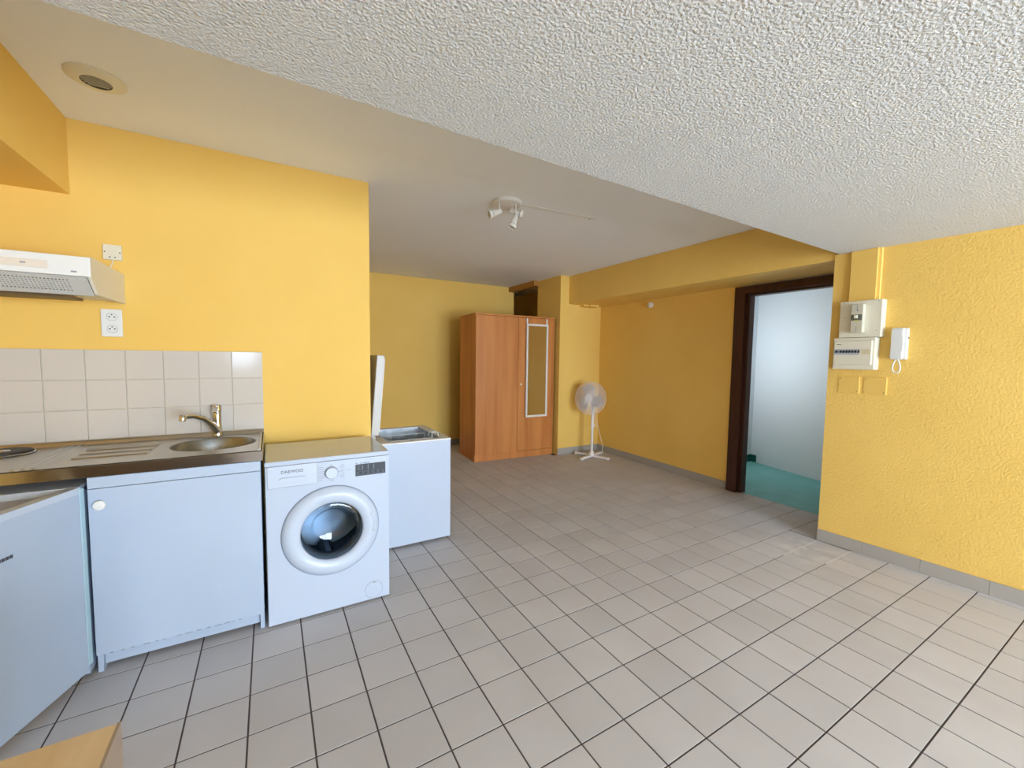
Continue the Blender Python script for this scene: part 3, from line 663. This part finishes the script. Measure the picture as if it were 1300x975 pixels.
tag(obj('wire_basket', bk, mat('white_wire', (226, 228, 230), 0.4), None, loc=((bx0+bx1)/2, (by0+by1)/2, bz-0.2)), 'white wire basket hanging inside the open chest freezer', 'basket')
tilt = math.radians(4.6); LM = Matrix.Translation((0.283, ZY0+0.075, 0.822)) @ Matrix.Rotation(tilt, 4, 'Y')
ld = obj('lid', box(B(), 0, 0.052, 0, ZY1-ZY0-0.075, 0, 0.565, bev=0.005, M=LM), mat('shaded_white_lid', (196, 192, 187), 0.4), fz)  # lid white greyed and warmed so its colour carries the shade
obj('lid_liner', box(B(), 0.052, 0.062, 0.02, ZY1-ZY0-0.095, 0.02, 0.545, bev=0.004, M=LM), M_plastic, ld)
for yy in (ZY0+0.16, ZY1-0.12): obj('hinge', bx(0.288, 0.332, yy, yy+0.05, 0.68, 0.835, bev=0.003), mat('hinge_grey', (176, 174, 170), 0.4), fz)

# =================================================================== WARDROBE AND FAR CORNER
wr = math.radians(-3.4)
wd = thing('wardrobe', 'two-door cherry wood wardrobe with a mirror hung on its right door', 'wardrobe', (1.962, 3.352, 0), wr, local=True)
WW, WDp, WH = 1.195, 0.57, 1.94
obj('side_panel', bx(0, 0.022, 0, WDp, 0, WH-0.022), M_cherry, wd)
obj('side_panel', bx(WW-0.022, WW, 0, WDp, 0, WH-0.022), M_cherry, wd)
obj('divider_panel', bx(0.60, 0.622, 0.02, WDp-0.01, 0.095, WH-0.022), M_cherrys, wd)
obj('top_panel', bx(-0.003, WW+0.003, -0.006, WDp, WH-0.022, WH, bev=0.002), M_cherry, wd)
obj('back_panel', bx(0.022, WW-0.022, WDp-0.01, WDp, 0.02, WH-0.022), M_cherrys, wd)
obj('bottom_panel', bx(0.022, WW-0.022, 0.02, WDp-0.01, 0.075, 0.095), M_cherrys, wd)
obj('plinth', bx(0.022, WW-0.022, 0.004, 0.02, 0, 0.088), M_cherry, wd)
obj('door', bx(0.002, 0.612, -0.018, 0.001, 0.092, WH-0.026, bev=0.0015, seg=1), M_cherry, wd)
rd = obj('door', bx(0.626, WW-0.024, 0.002, 0.019, 0.092, WH-0.026, bev=0.0015, seg=1), M_cherry, wd)
obj('knob', lt([(0.006, 0), (0.006, 0.01), (0.013, 0.014), (0.013, 0.022), (0, 0.025)], (0.665, 0.002, 1.012), AX, 16), M_cream, rd, smooth=True)
mc = Matrix.Translation(wd.location) @ Matrix.Rotation(wr, 4, 'Z') @ Vector((0.91, -0.006, 0))
mi = thing('hanging_mirror', 'tall narrow white-framed mirror hung over the wardrobe door', 'mirror', mc, math.radians(-1.6), local=True)
mx0, mx1, mz0, mz1 = -0.175, 0.175, 0.555, 1.835
bm = B()
for (a, b, c, d_) in ((mx0, mx0+0.028, mz0, mz1), (mx1-0.028, mx1, mz0, mz1), (mx0+0.028, mx1-0.028, mz0, mz0+0.028), (mx0+0.028, mx1-0.028, mz1-0.028, mz1)):
    box(bm, a, b, -0.020, -0.002, c, d_, bev=0.003, seg=1)
mf = obj('frame', bm, M_frame, mi)
obj('mirror_glass', bx(mx0+0.026, mx1-0.026, -0.012, -0.008, mz0+0.026, mz1-0.026), M_mirror, mi)
for xx in (mx0+0.002, mx1-0.03): obj('strap', bx(xx, xx+0.022, -0.005, -0.001, mz1-0.002, WH-0.03), M_frame, mi)

# --- pedestal fan
FNX, FNY = 3.545, 2.88
fn = thing('pedestal_fan', 'white pedestal fan on a cross foot in the corner by the pier', 'fan', (FNX, FNY, 0))
for k in range(4):
    a = math.radians(18+90*k)
    obj('foot_bar', box(B(), 0.0, 0.275, -0.021, 0.021, 0.006, 0.034, bev=0.006, M=Matrix.Translation((FNX, FNY, 0)) @ Matrix.Rotation(a, 4, 'Z')), M_fan, fn)
    e = Vector((math.cos(a), math.sin(a), 0))
    obj('foot_pad', lt([(0, 0), (0.018, 0), (0.018, 0.008), (0, 0.008)], Vector((FNX, FNY, 0))+e*0.25, (0, 0, 1), 12), M_fan, fn)
obj('base_hub', lt([(0.05, 0.03), (0.05, 0.045), (0.03, 0.06), (0.026, 0.09), (0, 0.09)], (FNX, FNY, 0), (0, 0, 1), 24), M_fan, fn, smooth=True)
obj('pole', lt([(0.0165, 0.08), (0.0165, 0.40), (0.022, 0.405), (0.024, 0.47), (0.021, 0.475), (0.020, 0.62), (0.028, 0.66), (0.030, 0.80), (0.02, 0.84), (0, 0.845)], (FNX, FNY, 0), (0, 0, 1), 20), M_fan, fn, smooth=True)
HD = Vector((-0.90, -0.42, 0.10)).normalized()       # blowing direction
HC = Vector((FNX, FNY, 0.823))+HD*0.10
ha, hb = frame_of(HD)
obj('motor_housing', lt([(0, -0.20), (0.04, -0.195), (0.06, -0.16), (0.062, -0.08), (0.05, -0.055), (0.012, -0.05)], HC, HD, 28), M_fan, fn, smooth=True)
hub = obj('hub', lt([(0.035, -0.04), (0.037, 0.0), (0.03, 0.018), (0, 0.022)], HC, HD, 24), M_fan, fn, smooth=True)
for k in range(3):
    a0 = 2*PI*k/3+0.62; bm = B(); g = []
    for i in range(8):
        t = i/7; r = 0.03+0.165*t; row = []
        half = 0.30+0.34*math.sin(PI*min(1, t*0.72+0.12)); half *= (1 if t < 0.8 else math.sqrt(max(0.02, 1-((t-0.8)/0.2)**2*0.85)))
        for j in range(7):
            s = (j/6-0.5)*2; a = a0+s*half+0.18*t; hgt = s*0.02*(0.6+0.4*t)
            row.append(bm.verts.new(HC+r*(math.cos(a)*ha+math.sin(a)*hb)+HD*(hgt-0.012)))
        g.append(row)
    for i in range(7):
        for j in range(6): bm.faces.new((g[i][j], g[i+1][j], g[i+1][j+1], g[i][j+1]))
    bmesh.ops.solidify(bm, geom=bm.faces[:], thickness=0.003)
    obj('blade', bm, M_fan, fn, smooth=True)
def grille(sign, nm, nw):
    bm = B(); RR = 0.222
    for k in range(nw):
        a = 2*PI*k/nw; pts = []
        for t in (0.2, 0.5, 0.8, 0.93, 1.0):
            h = sign*0.062*math.sqrt(max(0, 1-(t*0.97)**4))
            aa = a+0.25*t
            pts.append(HC+HD*(h-0.008)+RR*t*(math.cos(aa)*ha+math.sin(aa)*hb))
        tube(bm, pts, 0.0013, 4, cap=False)
    for t in (0.5, 0.78): torus(bm, HC+HD*(sign*0.062*math.sqrt(1-(t*0.97)**4)-0.008), HD, RR*t, 0.0012, 40, 4)
    lathe(bm, [(0.048, sign*0.055), (0.048, sign*0.064), (0, sign*0.067)], HC-HD*0.008, HD, 24)
    return obj(nm, bm, M_fan, fn)
gf = grille(1, 'front_grille', 110); grille(-1, 'rear_grille', 90)
obj('grille_rim', torus(B(), HC-HD*0.008, HD, 0.223, 0.0036, 56, 8), M_fan, fn, smooth=True)
obj('tilt_knob', lt([(0.012, 0), (0.012, 0.02), (0, 0.022)], (FNX+0.02, FNY-0.01, 0.44), (1, -0.6, 0), 14), M_fan, fn)
obj('power_cord', tube(B(), [(FNX+0.10, FNY+0.12, 0.66), (FNX+0.14, FNY+0.10, 0.54), (FNX+0.17, FNY+0.08, 0.42), (FNX+0.20, FNY+0.06, 0.28), (FNX+0.25, FNY+0.06, 0.15), (FNX+0.26, FNY+0.06, 0.10), (FNX+0.23, FNY+0.04, 0.03), (FNX+0.20, FNY+0.03, 0.004)], 0.0035, 6), M_fan, fn, smooth=True)

# small items on the door wall and beam
ys = 2.22; xs_ = dx(ys)
se = thing('wall_sensor', 'small round white sensor high on the yellow door wall', 'sensor', (xs_, ys, 2.065))
obj('base', lt([(0.028, 0), (0.028, 0.012), (0.024, 0.016), (0, 0.016)], (xs_, ys, 2.065), (-1, 0, 0), 24), M_aged, se, smooth=True)
obj('dome', lt([(0.035, 0.014), (0.037, 0.03), (0.033, 0.048), (0.02, 0.056), (0, 0.058)], (xs_, ys, 2.065), (-1, 0, 0), 28), M_plastic, se, smooth=True)
yb_ = thing('painted_box', 'small yellow painted box under the beam beside the pier', 'box', (3.66, 3.2, 2.115))
obj('housing', bx(3.61, 3.76, 3.05, 3.2, 2.105, 2.150, bev=0.004), M_yel, yb_)
obj('bracket', bx(3.53, 3.61, 3.10, 3.2, 2.110, 2.134), M_yel, yb_)

# =================================================================== FUSE BOARD AND INTERCOM
def rxp(y): return rx(y)
AXW = Vector((-1, 0, 0))
XW = rx(-0.17)
tr = thing('cable_trunking', 'yellow painted vertical cable trunking above the fuse board', 'trunking', (XW, -0.17, 1.8))
obj('channel', bx(XW-0.030, XW+0.012, -0.252, -0.098, 1.80, ZL-0.001, bev=0.003), M_yel, tr)
obj('cover_edge', bx(XW-0.012, XW+0.012, -0.268, -0.252, 1.80, ZL-0.001, bev=0.002), mat('pale_yellow', (247, 212, 120), 0.6), tr)
fb = thing('meter_board', 'cream meter board with main switch mounted under the trunking', 'electrical panel', (XW, -0.18, 1.56))
XB = XW-0.058
obj('back_plate', bx(XB, XW+0.012, -0.305, -0.062, 1.555, 1.812, bev=0.004), M_cream, fb)
ms = obj('main_switch', bx(XB-0.040, XB+0.001, -0.214, -0.144, 1.588, 1.785, bev=0.004), mat('grey_cream', (208, 202, 182), 0.45), fb)
obj('switch_window', bx(XB-0.0415, XB-0.039, -0.210, -0.147, 1.672, 1.712), mat('dark_green_grey', (92, 100, 92), 0.3), ms)
obj('toggle', box(B(), XB-0.056, XB-0.040, -0.186, -0.168, 1.686, 1.708, bev=0.002), M_cream, ms)
obj('indicator', bx(XB-0.043, XB-0.0405, -0.190, -0.165, 1.668, 1.675), M_green_led, ms)
for za, zb in ((1.745, 1.782), (1.592, 1.63)): obj('seam', bx(XB-0.0408, XB-0.0395, -0.181, -0.178, za, zb), M_inkg, ms)
obj('seal_screw', lt([(0.004, 0), (0.004, 0.002), (0, 0.002)], (XB-0.040, -0.183, 1.742), AXW, 10), M_ink, ms)
for (yy, zz) in ((-0.085, 1.80), (-0.285, 1.80), (-0.095, 1.70), (-0.28, 1.60)):
    obj('screw', lt([(0.003, 0), (0.003, 0.001), (0, 0.001)], (XB, yy, zz), AXW, 10), M_inkg, fb)
bb = thing('breaker_box', 'cream breaker box with a row of black switches under the meter board', 'electrical panel', (XW, -0.165, 1.333))
XC = XW-0.076
obj('housing', bx(XC+0.012, XW+0.012, -0.284, -0.036, 1.328, 1.553, bev=0.006), M_cream, bb)
cv = obj('front_cover', bx(XC, XC+0.014, -0.268, -0.046, 1.362, 1.530, bev=0.004), M_cream, bb)
obj('label_strip', bx(XC-0.0012, XC+0.002, -0.200, -0.050, 1.432, 1.472), mat('grey_blue_label', (176, 182, 196), 0.5), cv)
for k in range(8):
    ya = -0.060-0.0175*k-(0.008 if k else 0)
    obj('breaker_switch', bx(XC-0.006, XC, ya-0.0105, ya, 1.446, 1.463, bev=0.001), M_dark, cv)
obj('maker_mark', bx(XC-0.0008, XC+0.001, -0.090, -0.062, 1.503, 1.507), M_ink, cv)
for k in range(4): obj('blank_module', bx(XC-0.001, XC+0.002, -0.212-0.0135*k-0.0115, -0.212-0.0135*k, 1.434, 1.470), M_aged, cv)
ic = thing('intercom_handset', 'white wall intercom handset hanging beside the fuse board', 'intercom', (rx(-0.39), -0.39, 1.40))
XI = rx(-0.39)
obj('base_plate', bx(XI-0.022, XI+0.006, -0.432, -0.362, 1.402, 1.612, bev=0.006), M_plastic, ic)
prof = [(XI-0.024, 1.404), (XI-0.024, 1.610), (XI-0.052, 1.612), (XI-0.064, 1.60), (XI-0.060, 1.56), (XI-0.054, 1.51), (XI-0.056, 1.46), (XI-0.064, 1.42), (XI-0.056, 1.402)]
bm = prism(B(), prof, 'y', -0.418, -0.358); bmesh.ops.bevel(bm, geom=bm.edges[:], offset=0.004, segments=2, affect='EDGES')
obj('handset', bm, M_bright, ic, smooth=True)
obj('button', lt([(0.006, 0), (0.006, 0.003), (0, 0.003)], (XI-0.010, -0.432, 1.545), (0, -1, 0), 12), M_ink, ic)
lp = [(XI-0.035, -0.388+0.019*math.sin(t)*(1-0.35*math.cos(t)), 1.358+0.046*math.cos(t)) for t in [2*PI*k/24 for k in range(25)]]
obj('cord_loop', tube(B(), lp, 0.0045, 8), M_plastic, ic, smooth=True)
for nm, ya, yb2, lab in (('blank_cover', -0.187, -0.062, 'square yellow blanking plate below the breaker box, next to the doorway'), ('blank_cover', -0.337, -0.210, 'square yellow blanking plate below the breaker box, under the intercom side')):
    xx = rx((ya+yb2)/2); c = thing(nm, lab, 'cover plate', (xx, (ya+yb2)/2, 1.155), group='yellow blanking plates under the breaker box')
    obj('plate', bx(xx-0.007, xx+0.006, ya, yb2, 1.155, 1.275, bev=0.002), M_yel, c)
    for (sy_, sz_) in ((ya+0.012, 1.17), (yb2-0.012, 1.26)): obj('screw', lt([(0.003, 0), (0.003, 0.001), (0, 0.001)], (xx-0.007, sy_, sz_), AXW, 10), M_ink, c)

# =================================================================== CEILING FITTINGS
vn = thing('air_vent', 'round ivory air extraction vent in the kitchen ceiling', 'vent', (-0.917, 0.955, ZC))
DN = Vector((0, 0, -1)); vc = (-0.917, 0.955, ZC)
obj('flange', lt([(0.098, 0), (0.098, 0.004), (0.085, 0.010), (0.06, 0.016), (0.05, 0.016)], vc, DN, 48), M_cream, vn, smooth=True)
obj('throat', lt([(0.05, 0.016), (0.047, 0.002), (0, 0.001)], vc, DN, 36), mat('vent_shadow', (84, 78, 58), 0.8), vn, smooth=True)
for k in range(6):
    yy = -0.034+0.0136*k; hw_ = math.sqrt(0.048**2-yy**2)
    obj('louvre', box(B(), -hw_, hw_, -0.0045, 0.0045, -0.0012, 0.0012, M=Matrix.Translation((vc[0], vc[1]+yy, ZC-0.012)) @ Matrix.Rotation(0.7, 4, 'X')), M_aged, vn)
SC = Vector((1.215, 1.235, ZC))
sl_ = thing('ceiling_spotlight', 'white three-head spotlight on a round ceiling plate', 'lamp', SC)
obj('ceiling_plate', lt([(0.108, 0), (0.108, 0.018), (0.102, 0.024), (0, 0.024)], SC, DN, 48), M_plastic, sl_, smooth=True)
for (ax_, ay_, len_, hd_) in ((-0.080, -0.030, 0.072, (-0.75, 0.1, -0.30)), (0.040, -0.002, 0.040, (0.88, -0.46, -0.22)), (0.050, -0.040, 0.090, (-0.30, 0.05, -0.8))):
    p = SC+Vector((ax_, ay_, -0.02)); q = p+Vector((0, 0, -len_)); h = Vector(hd_).normalized()
    st_ = obj('stem', tube(B(), [p, q], 0.005, 10), M_plastic, sl_)
    hh = obj('spot_head', lt([(0, -0.015), (0.015, -0.013), (0.024, 0.045), (0.026, 0.056), (0.024, 0.058), (0.024, 0.060), (0.0305, 0.062), (0.0305, 0.082), (0.028, 0.085), (0.026, 0.078), (0, 0.078)], q, h, 28), M_plastic, sl_, smooth=True)
    obj('head_gap', torus(B(), q+h*0.060, h, 0.0262, 0.0022, 28, 6), M_ink, hh)
    obj('bulb_face', lt([(0.0245, 0), (0.02, 0.003), (0, 0.004)], q+h*0.0785, h, 24), mat('bulb_glass', (206, 202, 192), 0.25), hh, smooth=True)
a_ = math.atan2(1.186-1.236, 1.99-1.32)
cp = thing('ceiling_conduit_patch', 'thin filled conduit strip on the ceiling beside the spotlight', 'conduit', (1.325, 1.232, ZC))
obj('strip', box(B(), 0, 0.70, -0.022, 0.022, -0.0012, 0.0005, M=Matrix.Translation((1.325, 1.232, ZC)) @ Matrix.Rotation(a_, 4, 'Z')), mat('patch_plaster', (238, 236, 232), 0.85), cp)
obj('screw', lt([(0.006, 0), (0.005, 0.002), (0, 0.002)], (1.965, 1.19, ZC-0.002), DN, 10), M_ink, cp)

# =================================================================== TABLE CORNER
tb = thing('side_table', 'light beech table whose corner shows at the bottom left of the picture', 'table', (-1.1, -0.88, 0))
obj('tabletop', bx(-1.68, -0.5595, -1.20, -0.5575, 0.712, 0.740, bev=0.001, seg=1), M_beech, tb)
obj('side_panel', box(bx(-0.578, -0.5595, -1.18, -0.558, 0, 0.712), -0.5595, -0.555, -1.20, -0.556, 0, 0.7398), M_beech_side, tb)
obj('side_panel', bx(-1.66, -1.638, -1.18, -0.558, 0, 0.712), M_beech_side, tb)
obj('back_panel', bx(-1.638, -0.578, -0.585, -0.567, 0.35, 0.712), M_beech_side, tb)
